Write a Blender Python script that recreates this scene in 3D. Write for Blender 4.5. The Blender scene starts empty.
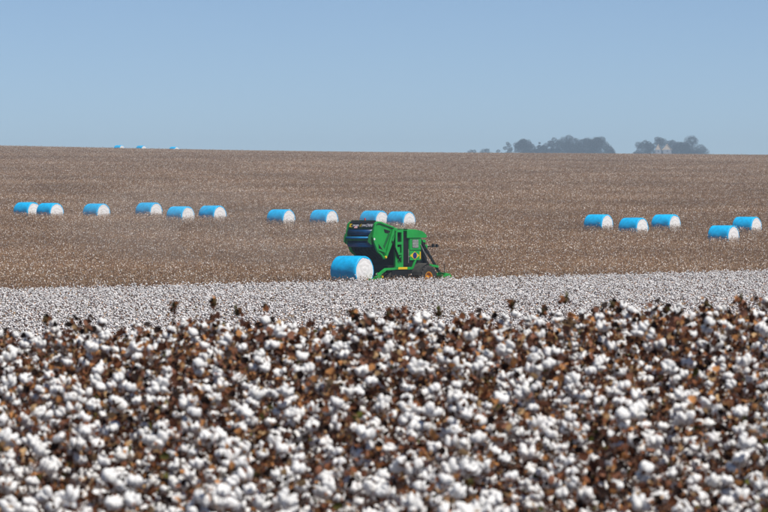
import bpy, bmesh, math, random
import numpy as np
from mathutils import Vector, Matrix, Euler

R = math.radians
scene = bpy.context.scene
COL = scene.collection
rng = random.Random(7)

# ------------------------------------------------------------------ camera, sky, sun, exposure
CAM_Z = 2.3
FPX = 200.0 / 36.0 * 768.0          # focal length in photo pixels
EYE_ROW = 200.0                     # photo row that lies on the camera's level
cam_data = bpy.data.cameras.new('camera')
cam = bpy.data.objects.new('camera', cam_data)
COL.objects.link(cam)
cam.location = (0, 0, CAM_Z)
cam.rotation_euler = (R(90) - math.atan((256 - EYE_ROW) / FPX), 0, 0)
cam_data.lens = 200
cam_data.sensor_width = 36
cam_data.clip_start = 0.5
cam_data.clip_end = 20000
cam_data.dof.use_dof = True
cam_data.dof.focus_distance = 340
cam_data.dof.aperture_fstop = 11.0
scene.camera = cam

SUN_DIR = Vector((0.52, -0.42, 1.12)).normalized()
world = bpy.data.worlds.new('World')
scene.world = world
world.use_nodes = True
wn = world.node_tree.nodes
wl = world.node_tree.links
for n in list(wn):
    wn.remove(n)
sky = wn.new('ShaderNodeTexSky')
sky.sky_type = 'NISHITA'
sky.sun_disc = False
sky.sun_elevation = math.asin(SUN_DIR.z)
sky.sun_rotation = math.atan2(SUN_DIR.x, SUN_DIR.y)
sky.altitude = 300
sky.air_density = 0.45
sky.dust_density = 0.0
sky.ozone_density = 3.6
bg = wn.new('ShaderNodeBackground')
bg.inputs['Strength'].default_value = 0.094
wo = wn.new('ShaderNodeOutputWorld')
wl.new(sky.outputs[0], bg.inputs[0])
wl.new(bg.outputs[0], wo.inputs[0])

sun_data = bpy.data.lights.new('sun', 'SUN')
sun_data.energy = 5.0
sun_data.angle = R(0.53)
sun_data.color = (1.0, 0.955, 0.89)
sun = bpy.data.objects.new('sun', sun_data)
COL.objects.link(sun)
sun.rotation_euler = (-SUN_DIR).to_track_quat('-Z', 'Y').to_euler()
sun.location = (40, -40, 120)

vs = scene.view_settings
vs.view_transform = 'Standard'
vs.look = 'None'
vs.exposure = 0.05
vs.gamma = 1.0
vs.use_curve_mapping = False
scene.cycles.max_bounces = 6
scene.cycles.diffuse_bounces = 3
scene.cycles.volume_bounces = 0
scene.cycles.use_denoising = True

# ------------------------------------------------------------------ materials
def new_mat(name):
    m = bpy.data.materials.new(name)
    m.use_nodes = True
    nt = m.node_tree
    for n in list(nt.nodes):
        nt.nodes.remove(n)
    out = nt.nodes.new('ShaderNodeOutputMaterial')
    p = nt.nodes.new('ShaderNodeBsdfPrincipled')
    nt.links.new(p.outputs[0], out.inputs['Surface'])
    return m, nt, p, out

def mat(name, col, rough=0.6, vary=0.25, scale=3.0, metal=0.0, bump=0.0, bump_scale=20.0, col2=None, per_object=0.0, spec=0.5):
    m, nt, p, out = new_mat(name)
    N, L = nt.nodes, nt.links
    tc = N.new('ShaderNodeTexCoord')
    nz = N.new('ShaderNodeTexNoise')
    nz.inputs['Scale'].default_value = scale
    nz.inputs['Detail'].default_value = 5
    L.new(tc.outputs['Object'], nz.inputs['Vector'])
    ramp = N.new('ShaderNodeValToRGB')
    ramp.color_ramp.elements[0].position = 0.3
    ramp.color_ramp.elements[1].position = 0.7
    a = [c * (1 - vary) for c in col]
    b = [min(1, c * (1 + vary)) for c in (col2 or col)]
    ramp.color_ramp.elements[0].color = (*a, 1)
    ramp.color_ramp.elements[1].color = (*b, 1)
    L.new(nz.outputs[0], ramp.inputs[0])
    src = ramp.outputs[0]
    if per_object:
        oi = N.new('ShaderNodeObjectInfo')
        mr = N.new('ShaderNodeMapRange')
        mr.inputs['To Min'].default_value = 1 - per_object
        mr.inputs['To Max'].default_value = 1.0 + per_object * 0.3
        L.new(oi.outputs['Random'], mr.inputs['Value'])
        mx = N.new('ShaderNodeVectorMath')
        mx.operation = 'SCALE'
        L.new(src, mx.inputs[0])
        L.new(mr.outputs[0], mx.inputs['Scale'])
        src = mx.outputs[0]
    L.new(src, p.inputs['Base Color'])
    p.inputs['Roughness'].default_value = rough
    p.inputs['Metallic'].default_value = metal
    p.inputs['Specular IOR Level'].default_value = spec
    if bump:
        nb = N.new('ShaderNodeTexNoise')
        nb.inputs['Scale'].default_value = bump_scale
        nb.inputs['Detail'].default_value = 4
        L.new(tc.outputs['Object'], nb.inputs['Vector'])
        bp = N.new('ShaderNodeBump')
        bp.inputs['Strength'].default_value = bump
        bp.inputs['Distance'].default_value = 0.03
        L.new(nb.outputs[0], bp.inputs['Height'])
        L.new(bp.outputs[0], p.inputs['Normal'])
    return m

def leaf_mat(name, transl=0.25, patchy=0.0):
    """dry leaves: the colour of each leaf is stored on the mesh as 'tint'"""
    m, nt, p, out = new_mat(name)
    N, L = nt.nodes, nt.links
    at = N.new('ShaderNodeAttribute')
    at.attribute_name = 'tint'
    if patchy:                                            # drier and damper stretches of the field
        ge = N.new('ShaderNodeNewGeometry')
        nz = N.new('ShaderNodeTexNoise')
        nz.inputs['Scale'].default_value = 0.035
        nz.inputs['Detail'].default_value = 6
        nz.inputs['Roughness'].default_value = 0.65
        L.new(ge.outputs['Position'], nz.inputs['Vector'])
        mr = N.new('ShaderNodeMapRange')
        mr.inputs['From Min'].default_value = 0.3
        mr.inputs['From Max'].default_value = 0.7
        mr.inputs['To Min'].default_value = 0.98 - patchy
        mr.inputs['To Max'].default_value = 0.98 + patchy
        L.new(nz.outputs[0], mr.inputs['Value'])
        sc = N.new('ShaderNodeVectorMath')
        sc.operation = 'SCALE'
        L.new(at.outputs['Color'], sc.inputs[0])
        L.new(mr.outputs[0], sc.inputs['Scale'])
        L.new(sc.outputs[0], p.inputs['Base Color'])
    else:
        L.new(at.outputs['Color'], p.inputs['Base Color'])
    p.inputs['Roughness'].default_value = 0.75
    p.inputs['Specular IOR Level'].default_value = 0.25
    tr = N.new('ShaderNodeBsdfTranslucent')
    L.new(at.outputs['Color'], tr.inputs[0])
    mx = N.new('ShaderNodeMixShader')
    mx.inputs[0].default_value = transl
    L.new(p.outputs[0], mx.inputs[1])
    L.new(tr.outputs[0], mx.inputs[2])
    L.new(mx.outputs[0], out.inputs['Surface'])
    return m

M = {}
M['soil'] = mat('soil', (0.13, 0.075, 0.05), 0.95, 0.35, 0.4, bump=0.6, bump_scale=6, spec=0.1)
M['cotton'] = mat('cotton', (0.80, 0.79, 0.77), 0.95, 0.05, 14, bump=0.35, bump_scale=55, per_object=0.10, spec=0.05)
M['field_cotton'] = mat('field_cotton', (0.76, 0.735, 0.72), 0.95, 0.08, 3, spec=0.05)
M['bur'] = mat('bur', (0.16, 0.075, 0.038), 0.8, 0.45, 30, per_object=0.4, spec=0.2)
M['stalk'] = mat('stalk', (0.085, 0.042, 0.03), 0.8, 0.35, 12, spec=0.2)
M['leaf'] = leaf_mat('dry_leaf', 0.3)
M['stubble'] = leaf_mat('stubble_stalk', 0.0, 0.30)
M['treeleaf'] = leaf_mat('tree_leaf', 0.2)
M['bark'] = mat('bark', (0.11, 0.085, 0.065), 0.9, 0.3, 1.5)
M['wrap'] = mat('blue_wrap', (0.006, 0.47, 0.88), 0.40, 0.16, 2.4, bump=0.8, bump_scale=4.5, spec=0.35, per_object=0.12)
M['wrap_seam'] = mat('blue_wrap_seam', (0.03, 0.42, 0.80), 0.4, 0.08, 1.6, spec=0.35)
M['lint'] = mat('pressed_lint', (0.74, 0.72, 0.69), 0.95, 0.12, 2.2, bump=0.8, bump_scale=7, spec=0.05)
def ringed_lint():
    m, nt, p, out = new_mat('pressed_lint')
    N, L = nt.nodes, nt.links
    tc = N.new('ShaderNodeTexCoord')
    sc = N.new('ShaderNodeVectorMath'); sc.operation = 'MULTIPLY'
    sc.inputs[1].default_value = (1, 0, 1)
    L.new(tc.outputs['Object'], sc.inputs[0])
    wv = N.new('ShaderNodeTexWave'); wv.wave_type = 'RINGS'; wv.rings_direction = 'SPHERICAL'
    wv.inputs['Scale'].default_value = 0.75; wv.inputs['Distortion'].default_value = 9.0
    wv.inputs['Detail'].default_value = 4; wv.inputs['Detail Scale'].default_value = 1.4
    L.new(sc.outputs[0], wv.inputs['Vector'])
    ramp = N.new('ShaderNodeValToRGB')
    ramp.color_ramp.elements[0].color = (0.76, 0.745, 0.72, 1)
    ramp.color_ramp.elements[1].color = (0.84, 0.83, 0.81, 1)
    ramp.color_ramp.elements[1].position = 0.45
    L.new(wv.outputs[1], ramp.inputs[0]); L.new(ramp.outputs[0], p.inputs['Base Color'])
    bp = N.new('ShaderNodeBump'); bp.inputs['Strength'].default_value = 0.2; bp.inputs['Distance'].default_value = 0.05
    L.new(wv.outputs[1], bp.inputs['Height']); L.new(bp.outputs[0], p.inputs['Normal'])
    p.inputs['Roughness'].default_value = 0.95; p.inputs['Specular IOR Level'].default_value = 0.05
    return m
M['lint'] = ringed_lint()
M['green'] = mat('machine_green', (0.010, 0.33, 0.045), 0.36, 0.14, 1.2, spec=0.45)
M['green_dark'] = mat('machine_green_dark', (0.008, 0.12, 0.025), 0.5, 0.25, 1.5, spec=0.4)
M['yellow'] = mat('machine_yellow', (0.80, 0.55, 0.01), 0.4, 0.08, 2)
M['rim'] = mat('rim_orange', (0.80, 0.33, 0.01), 0.45, 0.15, 2)
M['black'] = mat('black_metal', (0.007, 0.007, 0.007), 0.55, 0.3, 3, spec=0.4)
M['rubber'] = mat('tyre_rubber', (0.05, 0.045, 0.04), 0.9, 0.4, 4, spec=0.25)
M['belt'] = mat('rubber_belt', (0.006, 0.007, 0.008), 0.75, 0.3, 2, spec=0.3)
M['navy'] = mat('navy_film', (0.004, 0.055, 0.16), 0.35, 0.25, 2, spec=0.5)
M['skyblue'] = mat('light_blue_film', (0.02, 0.30, 0.62), 0.35, 0.15, 2)
M['steel'] = mat('worn_steel', (0.32, 0.31, 0.29), 0.5, 0.25, 5, metal=0.4)
M['grille'] = mat('grille_grey', (0.36, 0.38, 0.35), 0.6, 0.4, 9)
M['dusty'] = mat('dusty_panel', (0.30, 0.29, 0.22), 0.85, 0.3, 1.5, col2=(0.16, 0.26, 0.13))
M['white'] = mat('white_paint', (0.8, 0.8, 0.8), 0.5, 0.04, 2)
M['pink'] = mat('warning_sticker', (0.75, 0.42, 0.42), 0.5, 0.1, 4)
M['flagblue'] = mat('flag_blue', (0.012, 0.02, 0.16), 0.5, 0.08, 3)
M['red'] = mat('beacon_red', (0.6, 0.05, 0.03), 0.35, 0.1, 3)
M['glass'] = mat('cab_glass', (0.02, 0.03, 0.035), 0.08, 0.1, 1, spec=0.7)
M['shaded_plaster'] = mat('shaded_plaster', (0.34, 0.36, 0.38), 0.9, 0.08, 0.6)  # wall colour darkened to blue-grey for the shade under the roofs
M['rooftile'] = mat('roof_tile', (0.82, 0.66, 0.46), 0.85, 0.15, 0.8)
M['window_dark'] = mat('window_dark', (0.05, 0.06, 0.07), 0.3, 0.2, 1)

# ------------------------------------------------------------------ builders
class MB:
    def __init__(self):
        self.v, self.f, self.m = [], [], []
    def add(self, vs_, fs_, mi=0):
        o = len(self.v)
        self.v += [tuple(p) for p in vs_]
        self.f += [tuple(o + i for i in f) for f in fs_]
        self.m += [mi] * len(fs_)
    def box(self, lo, hi, mi=0):
        (a, b, c), (d, e, g) = lo, hi
        self.add([(a, b, c), (d, b, c), (d, e, c), (a, e, c), (a, b, g), (d, b, g), (d, e, g), (a, e, g)],
                 [(0, 3, 2, 1), (4, 5, 6, 7), (0, 1, 5, 4), (1, 2, 6, 5), (2, 3, 7, 6), (3, 0, 4, 7)], mi)
    def beam(self, p, q, w, h, mi=0):
        p, q = Vector(p), Vector(q)
        d = (q - p).normalized()
        up = Vector((0, 0, 1)) if abs(d.z) < 0.95 else Vector((1, 0, 0))
        s = d.cross(up).normalized() * (w / 2)
        u = s.cross(d).normalized() * (h / 2)
        vs_ = []
        for e in (p, q):
            vs_ += [e - s - u, e + s - u, e + s + u, e - s + u]
        self.add(vs_, [(0, 1, 2, 3), (7, 6, 5, 4), (0, 4, 5, 1), (1, 5, 6, 2), (2, 6, 7, 3), (3, 7, 4, 0)], mi)
    def tube(self, p, q, r0, r1=None, n=8, cap=True, mi=0):
        p, q = Vector(p), Vector(q)
        r1 = r0 if r1 is None else r1
        d = (q - p).normalized()
        up = Vector((0, 0, 1)) if abs(d.z) < 0.9 else Vector((1, 0, 0))
        s = d.cross(up).normalized()
        u = s.cross(d).normalized()
        ring = [(math.cos(2 * math.pi * i / n), math.sin(2 * math.pi * i / n)) for i in range(n)]
        vs_ = [p + (s * c + u * k) * r0 for c, k in ring] + [q + (s * c + u * k) * r1 for c, k in ring]
        fs_ = [(i, (i + 1) % n, n + (i + 1) % n, n + i) for i in range(n)]
        if cap:
            fs_ += [tuple(range(n - 1, -1, -1)), tuple(range(n, 2 * n))]
        self.add(vs_, fs_, mi)
    def path(self, pts, r, n=8, mi=0):
        for a, b in zip(pts, pts[1:]):
            self.tube(a, b, r, r, n, True, mi)
    def prism(self, poly, y0, y1, mi=0):
        """polygon in (x, z) extruded from y0 to y1"""
        n = len(poly)
        vs_ = [(x, y0, z) for x, z in poly] + [(x, y1, z) for x, z in poly]
        self.add(vs_, [(i, (i + 1) % n, n + (i + 1) % n, n + i) for i in range(n)] + [tuple(range(n - 1, -1, -1)), tuple(range(n, 2 * n))], mi)
    def lathe_y(self, prof, c, n=24, mi=0):
        """closed profile of (radius, y) turned round the y axis through c"""
        k = len(prof)
        vs_ = []
        for i in range(n):
            a = 2 * math.pi * i / n
            for r, y in prof:
                vs_.append((c[0] + r * math.cos(a), c[1] + y, c[2] + r * math.sin(a)))
        fs_ = []
        for i in range(n):
            j = (i + 1) % n
            for t in range(k):
                u = (t + 1) % k
                fs_.append((i * k + t, i * k + u, j * k + u, j * k + t))
        self.add(vs_, fs_, mi)
    def mesh(self, name, mats, smooth=False):
        me = bpy.data.meshes.new(name)
        me.from_pydata(self.v, [], self.f)
        for m_ in (mats if isinstance(mats, (list, tuple)) else [mats]):
            me.materials.append(m_)
        if len(set(self.m)) > 1:
            me.polygons.foreach_set('material_index', self.m)
        bm = bmesh.new()
        bm.from_mesh(me)
        bmesh.ops.recalc_face_normals(bm, faces=bm.faces)
        bm.to_mesh(me)
        bm.free()
        if smooth:
            me.polygons.foreach_set('use_smooth', [True] * len(me.polygons))
        return me
    def build(self, name, mats, parent=None, smooth=False, bevel=0.0):
        o = link(name, self.mesh(name, mats, smooth), parent)
        if bevel:
            b = o.modifiers.new('bevel', 'BEVEL')
            b.width = bevel
            b.segments = 2
            b.limit_method = 'ANGLE'
        return o

def link(name, data, parent=None, loc=None, rot=None, scale=None):
    o = bpy.data.objects.new(name, data)
    COL.objects.link(o)
    if parent is not None:
        o.parent = parent
    if loc is not None:
        o.location = loc
    if rot is not None:
        o.rotation_euler = rot
    if scale is not None:
        o.scale = (scale,) * 3 if isinstance(scale, (int, float)) else scale
    return o

def tag(o, label=None, cat=None, group=None, kind=None):
    if label: o['label'] = label
    if cat: o['category'] = cat
    if group: o['group'] = group
    if kind: o['kind'] = kind
    return o

def tri_mesh(name, verts, faces, mats, midx=None, tint=None, smooth=False):
    """numpy verts (n,3), faces (m,3) -> mesh; tint (m,3) per-face colour"""
    me = bpy.data.meshes.new(name)
    nv, nf = len(verts), len(faces)
    me.vertices.add(nv)
    me.vertices.foreach_set('co', np.asarray(verts, np.float32).ravel())
    me.loops.add(nf * 3)
    me.loops.foreach_set('vertex_index', np.asarray(faces, np.int32).ravel())
    me.polygons.add(nf)
    me.polygons.foreach_set('loop_start', np.arange(0, nf * 3, 3, dtype=np.int32))
    me.polygons.foreach_set('loop_total', np.full(nf, 3, np.int32))
    for m_ in mats:
        me.materials.append(m_)
    if midx is not None:
        me.polygons.foreach_set('material_index', np.asarray(midx, np.int32))
    if smooth:
        me.polygons.foreach_set('use_smooth', np.ones(nf, bool))
    if tint is not None:
        ca = me.color_attributes.new('tint', 'FLOAT_COLOR', 'CORNER')
        c = np.ones((nf, 3, 4), np.float32)
        c[:, :, :3] = np.asarray(tint, np.float32)[:, None, :]
        ca.data.foreach_set('color', c.ravel())
    me.update(calc_edges=True)
    return me

def ico(sub):
    bm = bmesh.new()
    bmesh.ops.create_icosphere(bm, subdivisions=sub, radius=1)
    bm.verts.ensure_lookup_table()
    v = np.array([x.co[:] for x in bm.verts])
    f = np.array([[x.index for x in p.verts] for p in bm.faces])
    bm.free()
    return v, f
ICO = {k: ico(k) for k in (1, 2, 3)}

class Soup:
    """collects triangles with numpy"""
    def __init__(self):
        self.V, self.F, self.I, self.T, self.n = [], [], [], [], 0
    def add(self, v, f, mi=0, tint=(1, 1, 1)):
        f = np.asarray(f)
        self.V.append(np.asarray(v, float)); self.F.append(f + self.n)
        self.I.append(np.full(len(f), mi)); self.T.append(np.tile(np.asarray(tint, float), (len(f), 1)))
        self.n += len(v)
    def merge(self, other, mat4, mi_map=None):
        v, f, i, t = other
        A = np.array(mat4)
        self.V.append(v @ A[:3, :3].T + A[:3, 3]); self.F.append(f + self.n)
        self.I.append(i if mi_map is None else np.array(mi_map)[i]); self.T.append(t)
        self.n += len(v)
    def arrays(self):
        return np.concatenate(self.V), np.concatenate(self.F), np.concatenate(self.I), np.concatenate(self.T)
    def mesh(self, name, mats, smooth=False, tint=True):
        v, f, i, t = self.arrays()
        return tri_mesh(name, v, f, mats, i if len(mats) > 1 else None, t if tint else None, smooth)
    def stick(self, p, q, r0, r1, n=4, mi=0, tint=(1, 1, 1)):
        p, q = np.asarray(p, float), np.asarray(q, float)
        d = (q - p) / (np.linalg.norm(q - p) + 1e-9)
        up = np.array([0, 0, 1.0]) if abs(d[2]) < 0.9 else np.array([1.0, 0, 0])
        s = np.cross(d, up); s /= np.linalg.norm(s)
        u = np.cross(s, d)
        a = np.arange(n) * 2 * math.pi / n
        ring = np.cos(a)[:, None] * s + np.sin(a)[:, None] * u
        v = np.concatenate([p + ring * r0, q + ring * r1])
        f = []
        for i in range(n):
            j = (i + 1) % n
            f += [(i, j, n + j), (i, n + j, n + i)]
        self.add(v, f, mi, tint)

# ------------------------------------------------------------------ terrain
KD = np.array([-130, -40, 0, 17, 27, 31, 40, 50, 65, 110, 165, 250, 345, 475, 525, 700, 1000, 1300, 1600, 2200, 3000, 4500, 6000], float)
KE = np.array([-3.4, -3.0, -2.45, -2.2, -1.84, -1.87, -2.45, -3.0, -3.75, -5.7, -7.0, -7.05, -7.0, -4.60, -3.00, 1.8, 8.9, 13.7, 16.0, 19.5, 25.5, 38.0, 39.0], float)
def _pchip(x, y):
    h = np.diff(x); d = np.diff(y) / h
    m = np.zeros_like(y)
    for i in range(1, len(x) - 1):
        if d[i - 1] * d[i] > 0:
            w1, w2 = 2 * h[i] + h[i - 1], h[i] + 2 * h[i - 1]
            m[i] = (w1 + w2) / (w1 / d[i - 1] + w2 / d[i])
    m[0], m[-1] = d[0], d[-1]
    return m
KM = _pchip(KD, KE)
def sstep(a, b, x):
    t = np.clip((np.asarray(x, float) - a) / (b - a), 0, 1)
    return t * t * (3 - 2 * t)
def ground_z(x, y):
    x, y = np.asarray(x, float), np.asarray(y, float)
    yy = np.clip(y, KD[0], KD[-1])
    i = np.clip(np.searchsorted(KD, yy) - 1, 0, len(KD) - 2)
    h = KD[i + 1] - KD[i]; t = (yy - KD[i]) / h
    e = (KE[i] * (1 + 2 * t) * (1 - t) ** 2 + KM[i] * h * t * (1 - t) ** 2 + KE[i + 1] * t * t * (3 - 2 * t) + KM[i + 1] * h * t * t * (t - 1))
    e = e - np.clip(x, -260, 260) * 0.0128 * sstep(650, 1250, yy)
    e = e + 0.035 * np.clip(x, -3, 3) * sstep(12, 26, yy) * (1 - sstep(36, 70, yy))
    # broad undulation of the far slope
    e = e + 0.35 * np.sin(x * 0.021 + yy * 0.004) * sstep(560, 800, yy) * (1 - sstep(1600, 2200, yy))
    return CAM_Z + e
def gz(x, y):
    return float(ground_z(x, y))
def at_px(px, d):
    return (px - 384.0) / FPX * d

ys = np.concatenate([np.arange(-130, 120, 5), np.arange(120, 700, 12), np.arange(700, 1700, 20), np.arange(1700, 6001, 65)])
us = np.concatenate([np.linspace(-1, -0.25, 14), np.linspace(-0.22, 0.22, 31), np.linspace(0.25, 1, 14)])
YY, UU = np.meshgrid(ys, us, indexing='ij')
XX = UU * (140 + np.clip(YY, 0, None) * 0.34)
ZZ = ground_z(XX, YY)
nr, nc = YY.shape
gv = np.stack([XX.ravel(), YY.ravel(), ZZ.ravel()], 1)
gf = []
for i in range(nr - 1):
    for j in range(nc - 1):
        a = i * nc + j
        gf.append((a, a + 1, a + nc + 1)); gf.append((a, a + nc + 1, a + nc))
ground = link('ground', tri_mesh('ground', gv, np.array(gf), [M['soil']], smooth=True))
tag(ground, 'reddish brown soil of the cotton fields rising to the crest', 'ground', kind='structure')

# ------------------------------------------------------------------ geometry of the cotton plant
def make_boll(seed, sub):
    r = np.random.RandomState(seed)
    s = Soup()
    n = 5 if seed % 3 else 4
    droop = 0.35 if seed % 4 == 3 else 0.0
    V, F = ICO[sub]
    for k in range(n):
        a = 2 * math.pi * k / n + r.uniform(-0.25, 0.25)
        tilt = r.uniform(0.35, 0.75)
        ax = np.array([math.cos(a) * tilt, math.sin(a) * tilt, 1.0]); ax /= np.linalg.norm(ax)
        c = np.array([math.cos(a), math.sin(a), 0]) * r.uniform(0.015, 0.021) + np.array([0, 0, r.uniform(0.026, 0.033)])
        L, W = r.uniform(0.026, 0.036) * (1 + droop), r.uniform(0.0185, 0.0245)
        if droop:
            c = c + np.array([math.cos(a), math.sin(a), -0.6]) * 0.012
        ph = r.uniform(0, 6.28, 3)
        lump = 1 + 0.16 * np.sin(V[:, 0] * 4.2 + ph[0]) * np.sin(V[:, 1] * 3.9 + ph[1]) + 0.13 * np.sin(V[:, 2] * 5.5 + ph[2])
        P = V * lump[:, None] * W
        along = V @ ax
        P = P + np.outer(along * lump * (L - W), ax)
        s.add(P + c, F, 0)
    for k in range(5):
        a = 2 * math.pi * (k + 0.5) / 5 + r.uniform(-0.2, 0.2)
        ca, sa = math.cos(a), math.sin(a)
        t = np.array([-sa, ca, 0])
        o = np.array([ca, sa, 0])
        base = o * 0.006
        mid = o * 0.027 + np.array([0, 0, 0.010])
        tip = o * r.uniform(0.044, 0.056) + np.array([0, 0, r.uniform(0.008, 0.038)])
        s.add([base - t * 0.006, base + t * 0.006, mid + t * 0.014, mid - t * 0.014, tip], [(0, 1, 2), (0, 2, 3), (3, 2, 4)], 1)
    s.stick((0, 0, -0.03), (0, 0, 0.006), 0.0022, 0.005, 4, 1)
    return s
BOLLS = [make_boll(k, 2) for k in range(8)]
BOLL_MESH = [b.mesh('cotton_boll', [M['cotton'], M['bur']], smooth=True, tint=False) for b in BOLLS]
BOLLS_LOW = [make_boll(k, 1).arrays() for k in range(4)]

PALETTE = [((0.105, 0.038, 0.018), 5), ((0.026, 0.013, 0.009), 8.5), ((0.205, 0.076, 0.032), 3.2), ((0.54, 0.25, 0.090), 2.0),
           ((0.30, 0.135, 0.080), 1.9), ((0.085, 0.080, 0.018), 0.9), ((0.55, 0.36, 0.18), 1.5), ((0.16, 0.17, 0.03), 0.3)]
PW = np.array([w for _, w in PALETTE]); PW = PW / PW.sum()
PC = np.array([c for c, _ in PALETTE])

def rand_leaf(s, r, p, size, tint, mi=0):
    """one crumpled dry leaf: three pointed lobes folded along the middle"""
    e = Euler((r.uniform(0, 6.28), r.uniform(0, 6.28), r.uniform(0, 6.28))).to_matrix()
    E = np.array(e)
    fold = r.uniform(0.15, 0.7)
    w = r.uniform(0.32, 0.62)
    v = np.array([(0, 0, 0), (0.55, 0, 0.12), (1.0, 0, -0.15 + fold * 0.2), (0.25, w, fold * w), (0.62, w * 0.95, fold * w * 0.8 - 0.1), (0.25, -w, fold * w), (0.62, -w * 0.95, fold * w + 0.1)]) * size
    s.add(v @ E.T + p, [(0, 1, 3), (1, 4, 3), (1, 2, 4), (0, 5, 1), (1, 5, 6), (1, 6, 2)], mi, tint)

def make_plant(seed, H=None, n_leaf=80, bare=False, boll_rich=1.0, crest=False):
    """-> stem Soup, foliage Soup, [(boll index, Matrix)]"""
    r = np.random.RandomState(100 + seed)
    H = H or r.uniform(0.86, 1.0)
    st, fo, bo = Soup(), Soup(), []
    lean = r.uniform(-0.07, 0.07, 2)
    def axis(z):
        return np.array([lean[0] * z / H + 0.012 * math.sin(z * 9 + seed), lean[1] * z / H + 0.012 * math.cos(z * 8 + seed), z])
    zs = np.linspace(0, H, 7)
    for a, b in zip(zs, zs[1:]):
        st.stick(axis(a), axis(b), 0.0075 * (1 - 0.75 * a / H), 0.0075 * (1 - 0.75 * b / H), 5)
    nb = 7 if bare else 12
    spots = []
    for k in range(nb):
        z = H * (0.22 + 0.74 * (k + 0.5 * r.rand()) / nb)
        if bare: z = H * (0.15 + 0.38 * (k + 0.5 * r.rand()) / nb)
        a = seed + k * 2.4 + r.uniform(-0.4, 0.4)
        L = (0.36 - 0.22 * z / H) * r.uniform(0.75, 1.25)
        p0 = axis(z)
        d = np.array([math.cos(a), math.sin(a), 0])
        p1 = p0 + d * L * 0.55 + np.array([0, 0, L * 0.22])
        p2 = p0 + d * L + np.array([0, 0, L * r.uniform(0.25, 0.6)])
        st.stick(p0, p1, 0.0038, 0.003, 4)
        st.stick(p1, p2, 0.003, 0.0016, 4)
        spots += [(p1, d, 0.62), (p2, d, 1.0), (p0 + d * L * 0.28 + np.array([0, 0, L * 0.11]), d, 0.5), ((p1 + p2) / 2 + np.array([-d[1], d[0], 0.2]) * 0.06, d, 0.35)]
    top = axis(H)
    for p, d, pr in spots:
        if r.rand() < pr * boll_rich * 0.86:
            u = Vector((d[0] * r.uniform(0.1, 0.9), d[1] * r.uniform(0.1, 0.9), 1.0)) + Vector(r.uniform(-0.35, 0.35, 3))
            q = u.normalized().to_track_quat('Z', 'X')
            sc = r.uniform(0.52, 0.90)
            off = np.array([0, 0, 0.02]) + r.normal(0, 0.022, 3)
            bo.append((int(r.randint(len(BOLLS))), Matrix.Translation(Vector(p + off)) @ q.to_matrix().to_4x4() @ Matrix.Rotation(r.uniform(0, 6.28), 4, 'Z') @ Matrix.Scale(sc, 4)))
    for k in range(n_leaf):
        if r.rand() < 0.62:
            p = spots[r.randint(len(spots))][0] + r.uniform(-0.055, 0.055, 3)
        else:
            z = H * (r.uniform(0.2, 0.72) if bare else r.uniform(0.45, 1.0) ** 0.7)
            p = axis(z) + np.array([r.normal(0, 0.10), r.normal(0, 0.10), r.uniform(-0.03, 0.03)])
        p[2] = min(p[2], H + 0.02)
        rand_leaf(fo, r, p, r.uniform(0.016, 0.043), PC[r.choice(len(PC), p=PW)] * r.uniform(0.7, 1.3))
    for k in range(26):                                   # dead twigs and empty husks
        p = spots[r.randint(len(spots))][0] if r.rand() < 0.6 else axis(H * r.uniform(0.4, 0.72 if bare else 1.0))
        q = p + np.array([r.normal(0, 0.045), r.normal(0, 0.045), r.uniform(0.02, 0.11)])
        t = PC[r.choice([1, 1, 0, 6, 4])] * r.uniform(0.7, 1.3)
        fo.stick(p, q, 0.0024, 0.0012, 3, 0, t)
        if r.rand() < 0.55:
            for j in range(4):
                a = 1.57 * j + r.uniform(-0.3, 0.3)
                o = np.array([math.cos(a), math.sin(a), 0]); w = np.array([-o[1], o[0], 0]) * 0.008
                fo.add([q - w, q + w, q + o * 0.030 + np.array([0, 0, 0.022])], [(0, 1, 2)], 0, np.array(PC[r.choice([3, 6, 2, 1])]) * r.uniform(0.7, 1.3))
    if crest:
        for k in range(26):                               # brown curled leaves crowding the top shoots
            c = top if k % 2 else spots[-1 - 4 * (k % 4)][0]
            rand_leaf(fo, r, c + r.normal(0, 0.022, 3) + np.array([0, 0, 0.03]), r.uniform(0.022, 0.05), PC[r.choice([0, 2, 3, 1, 4, 6])] * r.uniform(0.7, 1.3))
    if bare:
        # closed brown boll and a few curled leaves at the tip
        for k in range(11):
            rand_leaf(fo, r, top + r.normal(0, 0.014, 3), r.uniform(0.022, 0.042), PC[r.choice([0, 1, 2, 2, 5, 3])] * r.uniform(0.7, 1.2))
        V, F = ICO[1]
        fo.add(V * np.array([0.02, 0.02, 0.026]) + top, F, 0, (0.09, 0.06, 0.02))
    return st, fo, bo

class Proto:
    def __init__(self, *a, **k):
        st, fo, self.bolls = make_plant(*a, **k)
        self.st, self.fo = st, fo
        self.stem = st.mesh('stem', [M['stalk']], smooth=True, tint=False)
        self.leaves = fo.mesh('dry_leaves', [M['leaf']])
RICH = [Proto(k, n_leaf=135 + 12 * (k % 4), boll_rich=1.08 + 0.07 * (k % 5)) for k in range(8)]
LEAN = [Proto(20 + k, n_leaf=145 + 12 * (k % 4), boll_rich=0.76 + 0.06 * (k % 5), crest=True) for k in range(6)]
PROTO = RICH + LEAN
TALL = [Proto(40 + k, H=1.0, n_leaf=16, bare=True, boll_rich=0.5) for k in range(4)]

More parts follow.
